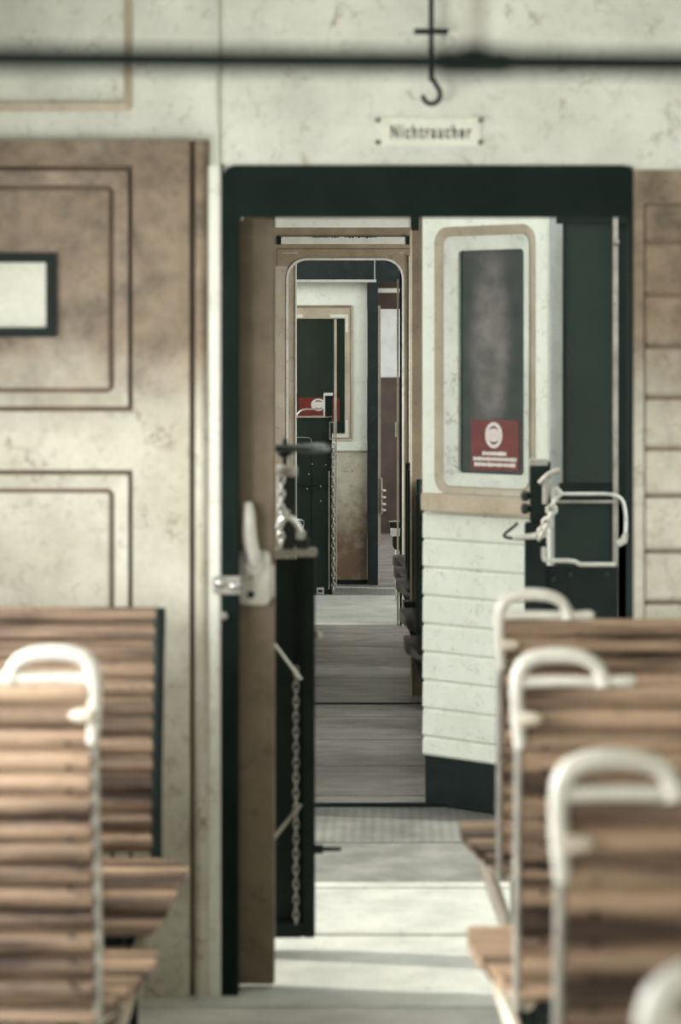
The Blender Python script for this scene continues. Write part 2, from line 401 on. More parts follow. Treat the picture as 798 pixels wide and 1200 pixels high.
# right: boarded panel with horizontal grooves
def boards():
    y = Y0 - .012
    bm = bmesh.new()
    box(bm, DX1, .588, y, Y0, 0, 1.936); box(bm, .588, 1.25, y, Y0, 1.86, 1.936)
    bmesh.ops.remove_doubles(bm, verts=bm.verts, dist=1e-5)
    struct('board_stile', bm, brown_to_cream, wall)
    struct('board_backing', B(.589, 1.25, Y0-.002, Y0+.001, 0, 1.862), groove_brown, wall)
    zs = [1.86, 1.77, 1.646, 1.526, 1.406, 1.286, 1.176, 1.046, .926, .806, .686, .566, .446, .326, .2, 0]
    prof = []
    for a, b in zip(zs, zs[1:]):
        prof += [(Y0+.004, a), (Y0+.004, a-.005), (Y0-.010, a-.008), (Y0-.013, b+.012), (Y0-.008, b+.003), (Y0+.004, b+.001)]
    
    bm = bmesh.new()
    A = [bm.verts.new((.592, p[0], p[1])) for p in prof]; D = [bm.verts.new((1.25, p[0], p[1])) for p in prof]
    for k in range(len(prof)-1): bm.faces.new((A[k], A[k+1], D[k+1], D[k]))
    
    struct('boarding', bm, brown_to_cream, wall)
boards()
# dark enamel door frame, slightly proud, with rounded outer corners
out = rrect(-.396, .566, -.05, 1.948, .028, 5, (0,0,1,1)); inn = rrect(-.362, .555, -.05, 1.828, .012, 5, (0,0,1,1))
bm = ring(bmesh.new(), out, inn, Y0-.008, Y0+.055)
fr = struct('trim_door_frame', bm, frame_dark)
for v in [0]:
    struct('track_cover', B(-.36, .554, Y0+.02, Y0+.12, 1.85, 1.94), frame_dark, fr)

# --- sliding door leaf ---------------------------------------------------------
d1 = thing('door_1', 'tan sliding door leaf with white lock drawn half out of the wall', 'door', (-.28, 6.09, 0)); d1['kind'] = 'structure'
for k in ('label', 'category'): del d1[k]
def L_(bm, dx=.28, dy=-6.09): return rot(bm, Matrix.Translation((dx, dy, 0)))
obj('door_leaf', L_(B(-1.15, -.2805, 6.072, 6.108, .01, 1.825)), tan, d1, bevel=.003)
lp = bmesh.new(); slab(lp, rrect(PX(279,6.06), PX(317,6.06), PZ(709,6.06), PZ(645,6.06), .016, 5), 6.05, 6.072)
lock = obj('lock_case', L_(lp), handle_white, d1, bevel=.004, smooth='auto')
obj('lock_edge_plate', L_(slab(bmesh.new(), rrect(PX(312,6.06), PX(322,6.06), PZ(700,6.06), PZ(662,6.06), .004, 3), 6.058, 6.072)), grey_metal, d1, bevel=.002)
lev = smoothpath([(PX(298,6.03), 6.045, PZ(664,6.03)), (PX(297,6.03), 6.03, PZ(652,6.03)), (PX(292,6.03), 6.025, PZ(630,6.03)), (PX(292,6.03), 6.022, PZ(605,6.03)), (PX(291,6.03), 6.022, PZ(588,6.03))])
n = len(lev)
obj('lever_handle', L_(T(lev, [.014 + .004*math.sin(PI*i/(n-1)) - .006*(i/(n-1))**3 for i in range(n)], n=12)), handle_white, lock, smooth=True)
obj('lever_boss', L_(lathe(bmesh.new(), [(.02,0),(.02,.012),(.012,.018)], (PX(298,6.03), 6.035, PZ(662,6.03)), 'y', 16)), handle_white, lock, smooth='auto')
obj('keyhole', L_(lathe(bmesh.new(), [(.009,0),(.009,.003)], (PX(294,6.05), 6.048, PZ(697,6.05)), 'y', 14)), ink, lock)
obj('screw', L_(lathe(bmesh.new(), [(.003,0),(.003,.003)], (PX(295,6.05), 6.048, PZ(677,6.05)), 'y', 10)), ink, lock)
obj('latch_bar', L_(T([(PX(284,6.04), 6.048, PZ(686,6.04)), (PX(262,6.04), 6.048, PZ(684,6.04))], .007)), chrome, d1, smooth='auto')
# keeper knobs on the jamb
kp = thing('door_keeper', 'bright metal latch keeper with two knobs on the left door jamb', 'door keeper', (PX(262,5.99), 5.985, PZ(685,5.99)))
lk = lambda bm: rot(bm, Matrix.Translation(-Vector(kp.location)))
obj('knob', lk(ball((PX(257,5.97), 5.974, PZ(683,5.97)), .013)), chrome, kp, smooth=True)
obj('knob', lk(ball((PX(274,5.97), 5.972, PZ(687,5.97)), .013)), chrome, kp, smooth=True)
obj('plate', lk(slab(bmesh.new(), rrect(PX(250,5.99), PX(282,5.99), PZ(696,5.99), PZ(675,5.99), .006, 3), 5.978, 5.99)), grey_metal, kp, bevel=.002)
obj('lower_stud', lk(ball((PX(262,5.98), 5.982, PZ(722,5.98)), .010)), grey_metal, kp, smooth=True)

# --- things on the end wall -----------------------------------------------------
def text_mesh(name, s, x0, x1, zc, y, h, m, parent, off=.0, loc=(0,0,0)):
    cu = bpy.data.curves.new('lettering', 'FONT'); cu.body = s; cu.size = 1; cu.align_x = 'CENTER'; cu.align_y = 'CENTER'; cu.offset = off; cu.space_character = 1.4
    cu.extrude = .01
    t = bpy.data.objects.new('tmp', cu); C.objects.link(t)
    bpy.context.view_layer.update()
    me = bpy.data.meshes.new_from_object(t.evaluated_get(bpy.context.evaluated_depsgraph_get()))
    bpy.data.objects.remove(t)
    xs = [v.co.x for v in me.vertices]; ys = [v.co.y for v in me.vertices]
    w = max(xs)-min(xs); hh = max(ys)-min(ys); cx = (max(xs)+min(xs))/2; cy = (max(ys)+min(ys))/2
    for v in me.vertices:
        a = Vector(v.co)
        v.co = ((a.x-cx)/w*(x1-x0) + (x0+x1)/2 - loc[0], y - a.z*.05 - loc[1], (a.y-cy)/hh*h + zc - loc[2])
    o = bpy.data.objects.new(name, me); C.objects.link(o); me.materials.clear(); me.materials.append(m); o.parent = parent
    return o
sg = thing('enamel_sign', 'white enamel sign reading Nichtraucher above the doorway', 'sign', (.082, Y0, 2.028))
ls = lambda bm: rot(bm, Matrix.Translation((-.082, -Y0, -2.028)))
obj('sign_plate', ls(slab(bmesh.new(), rrect(PX(441,6), PX(563,6), PZ(171,6), PZ(138,6), .004, 3), Y0-.004, Y0)), plate_white, sg)
text_mesh('lettering', 'Nichtraucher', PX(458,6), PX(552,6), PZ(154.5,6), Y0-.0045, .033, ink, sg, off=.024, loc=(.082, Y0, 2.028))
for px, py in ((443,141),(443,167),(563,141),(563,167)):
    obj('screw', ls(lathe(bmesh.new(), [(.006,-.002),(.006,.002)], (PX(px,6), Y0-.005, PZ(py,6)), 'y', 10)), brown, sg)
hk = thing('coat_hook', 'dark iron coat hook with crossbar fixed above the sign', 'hook', (PX(505,6), Y0, 2.15))
lh = lambda bm: rot(bm, Matrix.Translation(-Vector(hk.location)))
hx = PX(505,6); yk = Y0-.05
obj('stem', lh(T([(hx, yk, 2.42), (hx, yk, PZ(98,6))], .006)), ink, hk, smooth='auto')
obj('crossbar', lh(T([(PX(485,6), yk, PZ(40,6)), (PX(525,6), yk, PZ(40,6))], .007)), ink, hk, smooth='auto')
obj('hook_curl', lh(T(smoothpath([(hx+.004, yk, PZ(96,6)), (PX(510,6), yk, PZ(102,6)), (PX(516,6), yk, PZ(110,6)), (PX(514,6), yk, PZ(121,6)), (PX(505,6), yk, PZ(125,6)), (PX(497,6), yk, PZ(121,6)), (PX(495,6), yk, PZ(114,6))]), .006)), ink, hk, smooth='auto')
obj('wall_bracket', lh(T([(hx, Y0, 2.40), (hx, yk-.004, 2.40)], .008)), ink, hk, smooth='auto')
obj('wall_bracket', lh(T([(hx, Y0, 2.19), (hx, yk-.004, 2.19)], .006)), ink, hk, smooth='auto')
nt_ = thing('framed_notice', 'pale notice in a black frame on the brown panel at left', 'picture frame', (-.9, Y0-.014, 1.645))
ln = lambda bm: rot(bm, Matrix.Translation((.9, -(Y0-.014), -1.645)))
X0n, X1n, Z0n, Z1n = -1.13, PX(67,6), PZ(395,6), PZ(297,6)
obj('frame', ln(ring(bmesh.new(), rrect(X0n, X1n, Z0n, Z1n, .004, 2), rrect(X0n+.022, X1n-.022, Z0n+.022, Z1n-.022, .003, 2), Y0-.03, Y0-.003)), black, nt_)
obj('paper', ln(B(X0n+.014, X1n-.014, Y0-.018, Y0-.006, Z0n+.014, Z1n-.014)), paper, nt_)

# --- overhead rail -----------------------------------------------------------
rl = thing('overhead_handrail', 'dark overhead handrail crossing the car below the ceiling', 'handrail', (.05, 2.2, 1.764))
lr = lambda bm: rot(bm, Matrix.Translation((-.05, -2.2, -1.764)))
obj('bar', lr(T([(-1.25, 2.2, 1.776), (1.25, 2.2, 1.757)], .0105)), black, rl, smooth='auto')
sx_ = PX(556, 2.2)
obj('hanger', lr(T([(sx_, 2.2, 1.765), (sx_, 2.2, 1.79), (sx_, 2.2, 1.80), (sx_, 2.2, 2.57)], [.013,.011,.010,.010])), handle_white, rl, smooth='auto')
obj('clamp', lr(T([(sx_-.03, 2.2, 1.766), (sx_+.03, 2.2, 1.7655)], .0135)), black, rl, smooth='auto')
obj('hanger_socket', lr(T([(sx_, 2.2, 1.765), (sx_, 2.2, 1.793)], [.014,.010])), black, rl, smooth='auto')

# ------------------------------------------------------------------ benches
def sheet(prof, xe, xo, tmax=.013, tmin=.0012, per=9, slat=None):
    """slatted board: prof = list of (y,z) on the centre line; grooves between the slats on both sides"""
    P = [Vector(p) for p in prof]
    seg = [(b-a).length for a, b in zip(P, P[1:])]; tot = sum(seg)
    ns = max(1, round(tot/(slat or .042)))
    def at(s):
        s = min(max(s, 0), tot)
        for a, b, l in zip(P, P[1:], seg):
            if s <= l + 1e-9: return a + (b-a)*(s/l), (b-a).normalized()
            s -= l
        return P[-1], (P[-1]-P[-2]).normalized()
    us = [0, .06, .15, .165, .20, .29, .43, .60, .75, .86, .93, .97]
    rows = []
    ss = [(i+u)*tot/ns for i in range(ns) for u in us] + [tot]
    uu = us*ns + [0]
    bm = bmesh.new()
    for s, u in zip(ss, uu):
        p, t = at(s); nn = Vector((-t.y, t.x))
        v = max(0, (u-.15)/.85); h = tmin + (tmax-tmin)*(max(0, 1-abs(2*v-1)**2.6))**.7
        a = p + nn*h; b = p - nn*h
        e = xe(s/tot)
        rows.append([bm.verts.new((e, a.x, a.y)), bm.verts.new((xo, a.x, a.y)), bm.verts.new((e, b.x, b.y)), bm.verts.new((xo, b.x, b.y))])
    for r, q in zip(rows, rows[1:]):
        bm.faces.new((r[0], q[0], q[1], r[1])); bm.faces.new((r[2], r[3], q[3], q[2]))
        bm.faces.new((r[0], r[2], q[2], q[0])); bm.faces.new((r[1], q[1], q[3], r[3]))
    bm.faces.new((rows[0][0], rows[0][1], rows[0][3], rows[0][2])); bm.faces.new((rows[-1][0], rows[-1][2], rows[-1][3], rows[-1][1]))
    return bm

def make_bench(label, group, X, d, W, side, face, handle=True, seat_z=.44, wing=.085, top=.95, mw=None, post=None, screws=True, dark=False, back=True, wingx=0):
    """side +1: the bench runs to the right of the aisle edge; face +1: sitters look away from the camera"""
    mw = mw or wood
    t = thing('wooden_bench', label, 'bench', (X, d, 0), group)
    sx, fy = side, face
    F = Matrix.Diagonal((sx, fy, 1, 1))
    def part(name, bm, m, parent=t, **k):
        return obj(name, rot(bm, F), m, parent, **k)
    bb = [(.085, seat_z-.01), (.082, seat_z+.1), (.06, seat_z+.25), (.03, top-.13), (.005, top-.04), (0, top)]
    part('backrest', sheet(bb, lambda s: 0, W), mw, smooth='auto')
    def xe(s):
        k = math.sin(PI*min(1, s/.62)*.5) if s < .62 else math.cos((s-.62)/.38*PI*.5)**.6*.8+.2
        return -wing*k
    sp = [(.07, seat_z-.035), (.12, seat_z-.03), (.25, seat_z-.012), (.38, seat_z), (.43, seat_z-.004), (.455, seat_z-.02), (.465, seat_z-.05), (.46, seat_z-.105)]
    if dark: part('seat', sheet(sp, xe, W, slat=2, tmax=.022, tmin=.008), mw, smooth='auto')
    else: part('seat', sheet(sp, xe, W, slat=.05), mw, smooth='auto')
    pm = post or (grey_metal if handle else black)
    part('end_post', T([(-.008, .088, seat_z-.06), (-.008, .084, seat_z+.1), (-.008, .062, seat_z+.25), (-.008, .032, top-.13), (-.008, .007, top-.04), (-.008, .002, top-.002)], .0075 if handle else .013, n=8), pm, smooth='auto')
    part('end_bracket', T(smoothpath([(.01, .10, seat_z-.05), (-.02, .24, seat_z-.045), (-.035, .36, seat_z-.05), (-.01, .33, seat_z-.13), (.02, .22, seat_z-.2), (.03, .14, seat_z-.3)]), .016, n=8), black if dark else bracket_mat, smooth='auto')
    for x in (.05, W-.08):
        lg = bmesh.new(); box(lg, x-.02, x+.02, .09, .125, 0, seat_z-.04); part('leg', lg, black, bevel=.004)
        lg = bmesh.new(); box(lg, x-.02, x+.02, .37, .40, 0, seat_z-.025); part('leg', lg, black, bevel=.004)
    if handle:
        h = smoothpath([(-.006, .014, top-.105), (-.010, .008, top-.06), (-.012, .001, top-.01), (-.009, 0, top+.025), (.006, 0, top+.045), (.045, 0, top+.053), (.095, 0, top+.05), (.122, 0, top+.036), (.130, 0, top+.018), (.135, 0, top+.002)])
        n = len(h)
        rr = [.0105 + .0035*math.sin(PI*min(1, i/(n-1)*1.2)) + (.007*max(0, (i/(n-1)-.8)/.2)) for i in range(n)]
        hd = part('grab_handle', T(h, rr, n=14), handle_white, smooth='auto')
        part('foot_bar', T([(-.012, 0, top+.006), (.05, 0, top+.008), (.15, 0, top+.006), (.178, 0, top+.007), (.188, 0, top+.007)], [.011,.010,.010,.012,.007], n=10), handle_white, hd, smooth='auto')
        part('lug', T([(-.005, -.006, top-.055), (.018, -.011, top-.054), (.03, -.010, top-.054)], [.014,.012,.005], n=10), bracket_mat, hd, smooth='auto')
    if screws:
        z = top-.02
        me0 = None
        while z > seat_z+.03:
            f = (z-seat_z)/(top-seat_z)
            yy = .085*(1-f)**.8 if f < .98 else 0
            s = part('screw', lathe(bmesh.new(), [(.005,-.0145),(.005,-.012)], (.035, yy, z), 'y', 8), ink)
            z -= .0425
    return t

gR = 'slatted benches along the right side of the aisle'
gL = 'slatted benches left of the aisle'
make_bench('slatted wooden bench on the right nearest the doorway, white handle against dark gate', gR, .236, 5.39, 1.0, 1, 1)
make_bench('slatted wooden bench on the right, middle one of three whole backs', gR, .222, 4.32, 1.0, 1, 1)
make_bench('slatted wooden bench on the right with the largest complete white grab handle', gR, .222, 3.23, 1.0, 1, 1)
make_bench('bench at the bottom right corner showing only a blurred white handle', gR, .225, 2.12, 1.0, 1, 1)
make_bench('slatted wooden bench at left edge with white grab handle, back to the viewer', gL, -.519, 4.36, .72, -1, 1, seat_z=.39)
make_bench('slatted wooden bench without handle standing against the panelled wall at left', gL, -.519, 5.62, .72, -1, -1, handle=False, top=.952, wing=.1)

# ------------------------------------------------------------------ platform between the cars
struct('floor_platform', B(-1.3, 1.3, 6.02, 7.27, -.06, 0), plate)
struct('floor_gangway', B(-1.0, 1.0, 7.9, 8.52, -.06, -.004), chq)
struct('floor_gangway_plate', B(-1.0, 1.0, 7.28, 7.895, -.06, -.006), steel_plate)
struct('trim_gangway_edge', slab(bmesh.new(), [(-1.3,-.06),(1.3,-.06),(1.3,.004),(-1.3,.004)], 7.2, 7.27), plate)
struct('trim_floor_strip', B(-1.3, 1.3, 6.62, 6.66, -.01, .006), sill_metal)

# left gate with frame, braces, chain
GD = 6.45
gt = thing('platform_gate', 'tall dark folding gate with hanging chain behind the tan door leaf', 'gate', (PX(346,GD), GD, 0))
lg_ = lambda bm: rot(bm, Matrix.Translation((-PX(346,GD), -GD, 0)))
gx = lambda p: PX(p, GD); gz = lambda p: PZ(p, GD)
gl = -.62
obj('panel', lg_(B(gl, gx(356), GD+.012, GD+.02, gz(1082), gz(655))), black, gt)
obj('stile', lg_(B(gx(355), gx(369), GD-.012, GD+.024, gz(1098), gz(652))), black, gt, bevel=.003)
obj('stile', lg_(B(gl-.03, gl, GD-.012, GD+.024, gz(1098), gz(652))), black, gt, bevel=.003)
obj('bottom_bar', lg_(B(gl, gx(355), GD-.012, GD+.024, gz(1098), gz(1080))), black, gt, bevel=.003)
obj('top_bar', lg_(B(gl-.03, gx(371), GD-.016, GD+.03, gz(652), gz(643))), grey_metal, gt, bevel=.003)
obj('chain_strip', lg_(T([(gx(343.5), GD+.010, gz(1078)), (gx(343.5), GD+.010, gz(660))], .003, n=6)), black, gt)
def chain(a, b, n, r, w, sag=0):
    bm = bmesh.new(); a = Vector(a); b = Vector(b)
    t = (b-a).normalized(); s1 = t.cross(Vector((0,1,0))).normalized(); s2 = t.cross(s1)
    for i in range(n):
        f = (i+.5)/n; c = a.lerp(b, f) - Vector((0,0,1))*sag*4*f*(1-f)
        l = (b-a).length/n*.72; s = s1 if i % 2 == 0 else s2
        pts = [c + t*l*math.cos(q) + s*w*math.sin(q) for q in (2*PI*k/8 for k in range(8))]
        tube(bm, pts, r, n=5, closed=True)
    return bm
obj('chain', lg_(chain((gx(347), GD-.004, gz(782)), (gx(347), GD-.004, gz(1085)), 34, .0028, .0065)), chain_metal, gt, smooth=True)
obj('brace', lg_(T([(gx(320), GD-.006, gz(752)), (gx(353), GD-.006, gz(796))], .005, n=8)), chrome, gt, smooth='auto')
obj('brace', lg_(T([(gx(320), GD-.006, gz(983)), (gx(353), GD-.006, gz(942))], .005, n=8)), grey_metal, gt, smooth='auto')
obj('latch_pin', lg_(T([(gx(366), GD, gz(995)), (gx(378), GD, gz(995)), (gx(379), GD, gz(995)), (gx(400), GD, gz(995))], [.012,.012,.006,.005], n=10)), black, gt, smooth='auto')
obj('side_knob', lg_(ball((gx(373), GD, gz(744)), .010)), grey_metal, gt, smooth=True)

# hand brake column standing on the gate bar
hb = thing('handbrake_column', 'black handbrake column with flat handwheel above the folding gate', 'handbrake', (gx(336), GD, gz(643)))
lb = lambda bm: rot(bm, Matrix.Translation(-Vector(hb.location)))
cx = gx(334)
obj('column', lb(B(gx(326), gx(347), GD-.02, GD+.03, gz(643), gz(556))), black_gloss, hb, bevel=.006)
obj('collar', lb(lathe(bmesh.new(), [(.024,gz(558)),(.027,gz(556)),(.027,gz(547)),(.022,gz(545))], (gx(336), GD, 0), 'z', 18)), grey_metal, hb, smooth='auto')
obj('spindle', lb(T([(cx, GD, gz(548)), (cx, GD, gz(514))], .006)), black, hb, smooth='auto')
wb = bmesh.new()
R_ = .108
tube(wb, [(cx + R_*math.cos(a), GD + R_*math.sin(a), gz(525) + .003*math.sin(3*a)) for a in (2*PI*k/36 for k in range(36))], .0085, n=8, closed=True)
wheel = obj('handwheel', lb(wb), black_gloss, hb, smooth=True)
for k in range(4):
    a = PI/4 + PI/2*k
    obj('spoke', lb(T([(cx, GD, gz(524)), (cx+R_*math.cos(a), GD+R_*math.sin(a), gz(525))], .006, n=8)), black_gloss, wheel, smooth='auto')
obj('hub', lb(lathe(bmesh.new(), [(.012,gz(536)),(.02,gz(532)),(.02,gz(522)),(.010,gz(520))], (cx, GD, 0), 'z', 16)), black, wheel, smooth='auto')
obj('grip', lb(ball((gx(341), GD-.02, gz(537)), .009)), handle_white, hb, smooth=True)
obj('chain', lb(chain((gx(330), GD-.028, gz(558)), (gx(330), GD-.028, gz(640)), 10, .0035, .007)), chrome, hb, smooth=True)
obj('pawl', lb(T(smoothpath([(gx(327), GD-.03, gz(618)), (gx(331), GD-.034, gz(608)), (gx(340), GD-.036, gz(604)), (gx(348), GD-.034, gz(612)), (gx(352), GD-.03, gz(622))]), .008, n=10)), chrome, hb, smooth='auto')
obj('link_arm', lb(T([(gx(335), GD-.03, gz(606)), (gx(338), GD-.03, gz(596))], .007, n=10)), chrome, hb, smooth='auto')
obj('pawl_pivot', lb(lathe(bmesh.new(), [(.012,-.03),(.012,.01)], (gx(353), GD-.005, gz(626)), 'y', 14)), chrome, hb, smooth='auto')
obj('ratchet_block', lb(B(gx(347), gx(363), GD-.015, GD+.02, gz(643), gz(631))), black_gloss, hb, bevel=.003)

# right gate on the platform
RD = 7.5
rx = lambda p: PX(p, RD); rz = lambda p: PZ(p, RD)
rg = thing('platform_railing', 'black railing with chrome top rail and chain beyond the right benches', 'railing', (rx(660), RD, 0))
lq = lambda bm: rot(bm, Matrix.Translation((-rx(660), -RD, 0)))
obj('post', lq(B(rx(621), rx(645), RD-.02, RD+.03, rz(612), rz(540))), black, rg, bevel=.004)
obj('post', lq(B(rx(615), rx(640), RD-.03, RD+.03, 0, rz(612))), black, rg, bevel=.004)
obj('post_cap', lq(B(rx(620.5), rx(642), RD-.022, RD+.032, rz(546), rz(538))), grey_metal, rg, bevel=.002)
for p in ((616,581),(617,596)):
    obj('knob', lq(lathe(bmesh.new(), [(.004,rx(622)),(.016,rx(618)),(.016,rx(612)),(.007,rx(610))], (0, RD-.005, rz(p[1])), 'x', 14)), black_gloss, rg, smooth='auto')
obj('top_rail', lq(T(smoothpath([(rx(648), RD-.01, rz(578.5)), (rx(690), RD-.01, rz(578.5)), (rx(718), RD-.01, rz(578.5)), (rx(730), RD-.01, rz(585)), (rx(733), RD-.01, rz(605)), (rx(733), RD-.01, rz(622)), (rx(730), RD-.02, rz(632)), (rx(722), RD-.02, rz(636))]), .005, n=10)), chrome, rg, smooth='auto')
obj('hook_end', lq(T([(rx(733), RD-.018, rz(624)), (rx(730), RD-.022, rz(633)), (rx(723), RD-.022, rz(637))], [.007,.011,.010], n=10)), handle_white, rg, smooth='auto')
obj('lower_rail', lq(T([(rx(650), RD, rz(588)), (rx(720), RD, rz(588))], .004, n=8)), grey_metal, rg, smooth='auto')
obj('step_rail', lq(T(smoothpath([(rx(636), RD-.03, rz(640)), (rx(636), RD-.03, rz(655)), (rx(640), RD-.03, rz(656)), (rx(672), RD-.03, rz(656)), (rx(678), RD-.03, rz(660.5)), (rx(684), RD-.03, rz(660.5)), (rx(720), RD-.03, rz(660.5))], 1), .0065, n=8)), handle_white, rg, smooth='auto')
obj('panel', lq(B(rx(636), rx(724), RD-.01, RD+.015, .05, rz(663))), black, rg, bevel=.003)
for p in ((648,678),(668,673),(711,673)):
    obj('bolt', lq(lathe(bmesh.new(), [(.008,-.006),(.008,.004)], (rx(p[0]), RD-.012, rz(p[1])), 'y', 10)), green, rg)
obj('chain', lq(chain((rx(652), RD-.03, rz(572)), (rx(631), RD-.04, rz(628)), 8, .006, .013, .02)), handle_white, rg, smooth=True)
obj('latch_cluster', lq(T(smoothpath([(rx(632), RD-.03, rz(566)), (rx(641), RD-.035, rz(556)), (rx(648), RD-.03, rz(553)), (rx(655), RD-.03, rz(551))]), .009, n=10)), grey_metal, rg, smooth='auto')
obj('latch_drop', lq(T([(rx(640), RD-.03, rz(560)), (rx(638), RD-.03, rz(590))], [.013,.008], n=10)), grey_metal, rg, smooth='auto')
obj('loop_handle', lq(T(smoothpath([(rx(606), RD-.03, rz(612)), (rx(602), RD-.03, rz(616)), (rx(589), RD-.03, rz(626)), (rx(592), RD-.03, rz(629)), (rx(608), RD-.03, rz(631)), (rx(622), RD-.03, rz(630))], 1), .0045, n=8)), black, rg, smooth='auto')
obj('loop_arm', lq(T([(rx(600), RD-.035, rz(629)), (rx(628), RD-.035, rz(627))], [.006,.010], n=8)), handle_white, rg, smooth='auto')

# glazed dark green screen closing the right of the platform
SD = 7.95
qx = lambda p: PX(p, SD); qz = lambda p: PZ(p, SD)
sc = thing('platform_screen', 'tall glazed dark green screen with thin pale post at right of the platform', 'screen', (qx(690), SD, 0))
lz = lambda bm: rot(bm, Matrix.Translation((-qx(690), -SD, 0)))
obj('pane', lz(B(qx(662), qx(718), SD, SD+.008, qz(566), qz(262))), dark_glass, sc)
obj('lower_panel', lz(B(qx(650), qx(740), SD, SD+.012, .0, qz(588))), green, sc)
obj('rail', lz(B(qx(655), qx(720), SD-.012, SD+.02, qz(590), qz(566))), black, sc, bevel=.003)
obj('top_rail', lz(B(qx(652), qx(740), SD-.012, SD+.02, qz(262), qz(250))), black, sc)
obj('stile', lz(B(qx(717.5), qx(724), SD-.02, SD+.02, 0, qz(250))), grey_metal, sc, bevel=.003)
obj('stile', lz(B(qx(660), qx(663), SD-.01, SD+.02, qz(590), qz(250))), black, sc)
obj('stile', lz(B(qx(724), qx(775), SD, SD+.03, 0, qz(250))), black, sc)
obj('catch', lz(ball((qx(721), SD-.022, qz(284)), .012)), grey_metal, sc, smooth=True)
pil = struct('trim_corner_post', B(PX(643.5,8.1), PX(660,8.1), 8.06, 8.12, 0, 2.3), grey_wall, bevel=.006)

# ------------------------------------------------------------------ middle car: front end with angled boarded panel
struct('floor_middle_car', B(-1.3, 1.3, 8.52, 14.05, -.06, .002), floor_car)
struct('trim_floor_joint', B(-1.2, 1.2, 10.91, 10.95, -.01, .005), black)
struct('trim_middle_sill', B(-1.3, 1.3, 8.50, 8.53, -.06, .006), black)
A0 = Vector((PX(495,8.55), 8.55, 0)); A1 = Vector((PX(641,8.2), 8.2, 0))
U = (A1-A0); LU = U.length; ang = math.atan2(U.y, U.x)
FR = Matrix.Translation(A0) @ Matrix.Rotation(ang, 4, 'Z')
def ux(px):                                               # along the angled panel from a line of sight
    k = (px-460)/3000; c, s = math.cos(ang), math.sin(ang)
    return (k*A0.y - A0.x)/(c - k*s)
apan = thing('wall_angled', '', 'x'); apan['kind'] = 'structure'
for k in ('label', 'category'): del apan[k]
apan.matrix_world = FR
DP = 8.4
az = lambda p: PZ(p, DP)
wx0, wx1, wz0, wz1 = ux(534), ux(611), 1.108, 1.842
fx0, fx1, fz0, fz1 = ux(511), ux(626), 1.044, 1.917
bm = bmesh.new()
ring(bm, rrect(0, LU, fz0-.01, 2.3, .03, 6, (0,0,0,1)), rrect(fx0, fx1, fz0, fz1, .05, 6), 0, .05)
struct('upper_panel', bm, bright_cream, apan)
bm = bmesh.new()
ring(bm, rrect(fx0-.004, fx1+.004, fz0-.004, fz1+.004, .052, 6), rrect(fx0+.03, fx1-.03, fz0+.03, fz1-.03, .035, 6), -.004, .04, .018)
struct('casing_moulding', bm, pale_tan, apan, smooth='auto')
win = struct('window_1', ring(bmesh.new(), rrect(fx0+.028, fx1-.028, fz0+.02, fz1-.028, .03, 6), rrect(wx0, wx1, wz0, wz1, .014, 6), .006, .04, .012), cream, apan, smooth='auto')
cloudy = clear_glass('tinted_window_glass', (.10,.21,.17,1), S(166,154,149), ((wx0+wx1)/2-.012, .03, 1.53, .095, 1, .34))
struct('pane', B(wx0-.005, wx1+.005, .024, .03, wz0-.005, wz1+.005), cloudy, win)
struct('sill', slab(bmesh.new(), [(ux(499), az(601)), (LU+.0, az(601)), (LU+.0, az(580)), (ux(499), az(580))], -.03, .02), sill_paint, apan, bevel=.004)
# lower weatherboards
zs = [.975]
while zs[-1] > .17: zs.append(max(.16, zs[-1]-.094))
prof = []
for a, b in zip(zs, zs[1:]): prof += [(.010, a), (.002, a-.008), (0, b+.010), (.006, b+.003)]
prof += [(.010, .16), (.05, .16), (.05, .975)]
bm = bmesh.new()
A = [bm.verts.new((0, p[0], p[1])) for p in prof]; D = [bm.verts.new((LU, p[0], p[1])) for p in prof]
n = len(prof)
for k in range(n): bm.faces.new((A[k], A[(k+1) % n], D[(k+1) % n], D[k]))
bm.faces.new(A); bm.faces.new(D[::-1])
struct('boarding', bm, bright_cream, apan)
struct('plinth', B(.002, LU, .012, .05, 0, .162), black, apan)
# sticker on the window
def sticker(name, label, x0, x1, z0, z1, y, frame, text=True):
    t = thing(name, label, 'sticker', (0,0,0)); 
    o = Vector(((x0+x1)/2, y, z0))
    t.matrix_world = frame @ Matrix.Translation(o)
    lc = lambda bm: rot(bm, Matrix.Translation(-o))
    obj('backing', lc(B(x0, x1, y-.0015, y, z0, z1)), red, t)
    w, h = x1-x0, z1-z0
    cxx = (x0+x1)/2 - .02*w; cz = z0 + .70*h
    def disc(rx_, rz_, yy): 
        return lc(slab(bmesh.new(), [(cxx+rx_*math.cos(2*PI*k/28), cz+rz_*math.sin(2*PI*k/28)) for k in range(28)], yy-.0008, yy))
    e = lambda rx_, rz_: [(cxx+rx_*math.cos(2*PI*k/28), cz+rz_*math.sin(2*PI*k/28)) for k in range(28)]
    obj('emblem_ring', lc(ring(bmesh.new(), e(.18*w, .26*h), e(.115*w, .185*h), y-.003, y-.0015)), white, t)
    obj('emblem_disc', disc(.135*w, .135*h, y-.003), white, t)
    if text:
        for r, (a, b, zc) in enumerate(((.24, .74, .335), (.05, .95, .225), (.07, .93, .115))):
            bm = bmesh.new(); xx = x0 + a*w; R = random.Random(r)
            while xx < x0 + b*w - .006*w*3:
                ww = R.uniform(.022, .05)*w; hh = R.uniform(.028, .042)*h
                box(bm, xx, min(xx+ww, x0+b*w), y-.0028, y-.0015, z0+zc*h-hh, z0+zc*h+hh); xx += ww + .004*w
            ob = obj('text_line', lc(bm), white, t); ob['kind'] = 'stuff'
    else:
        obj('text_line', lc(B(x0+.3*w, x1-.2*w, y-.0028, y-.0015, z0+.12*h, z0+.24*h)), white, t)
    return t
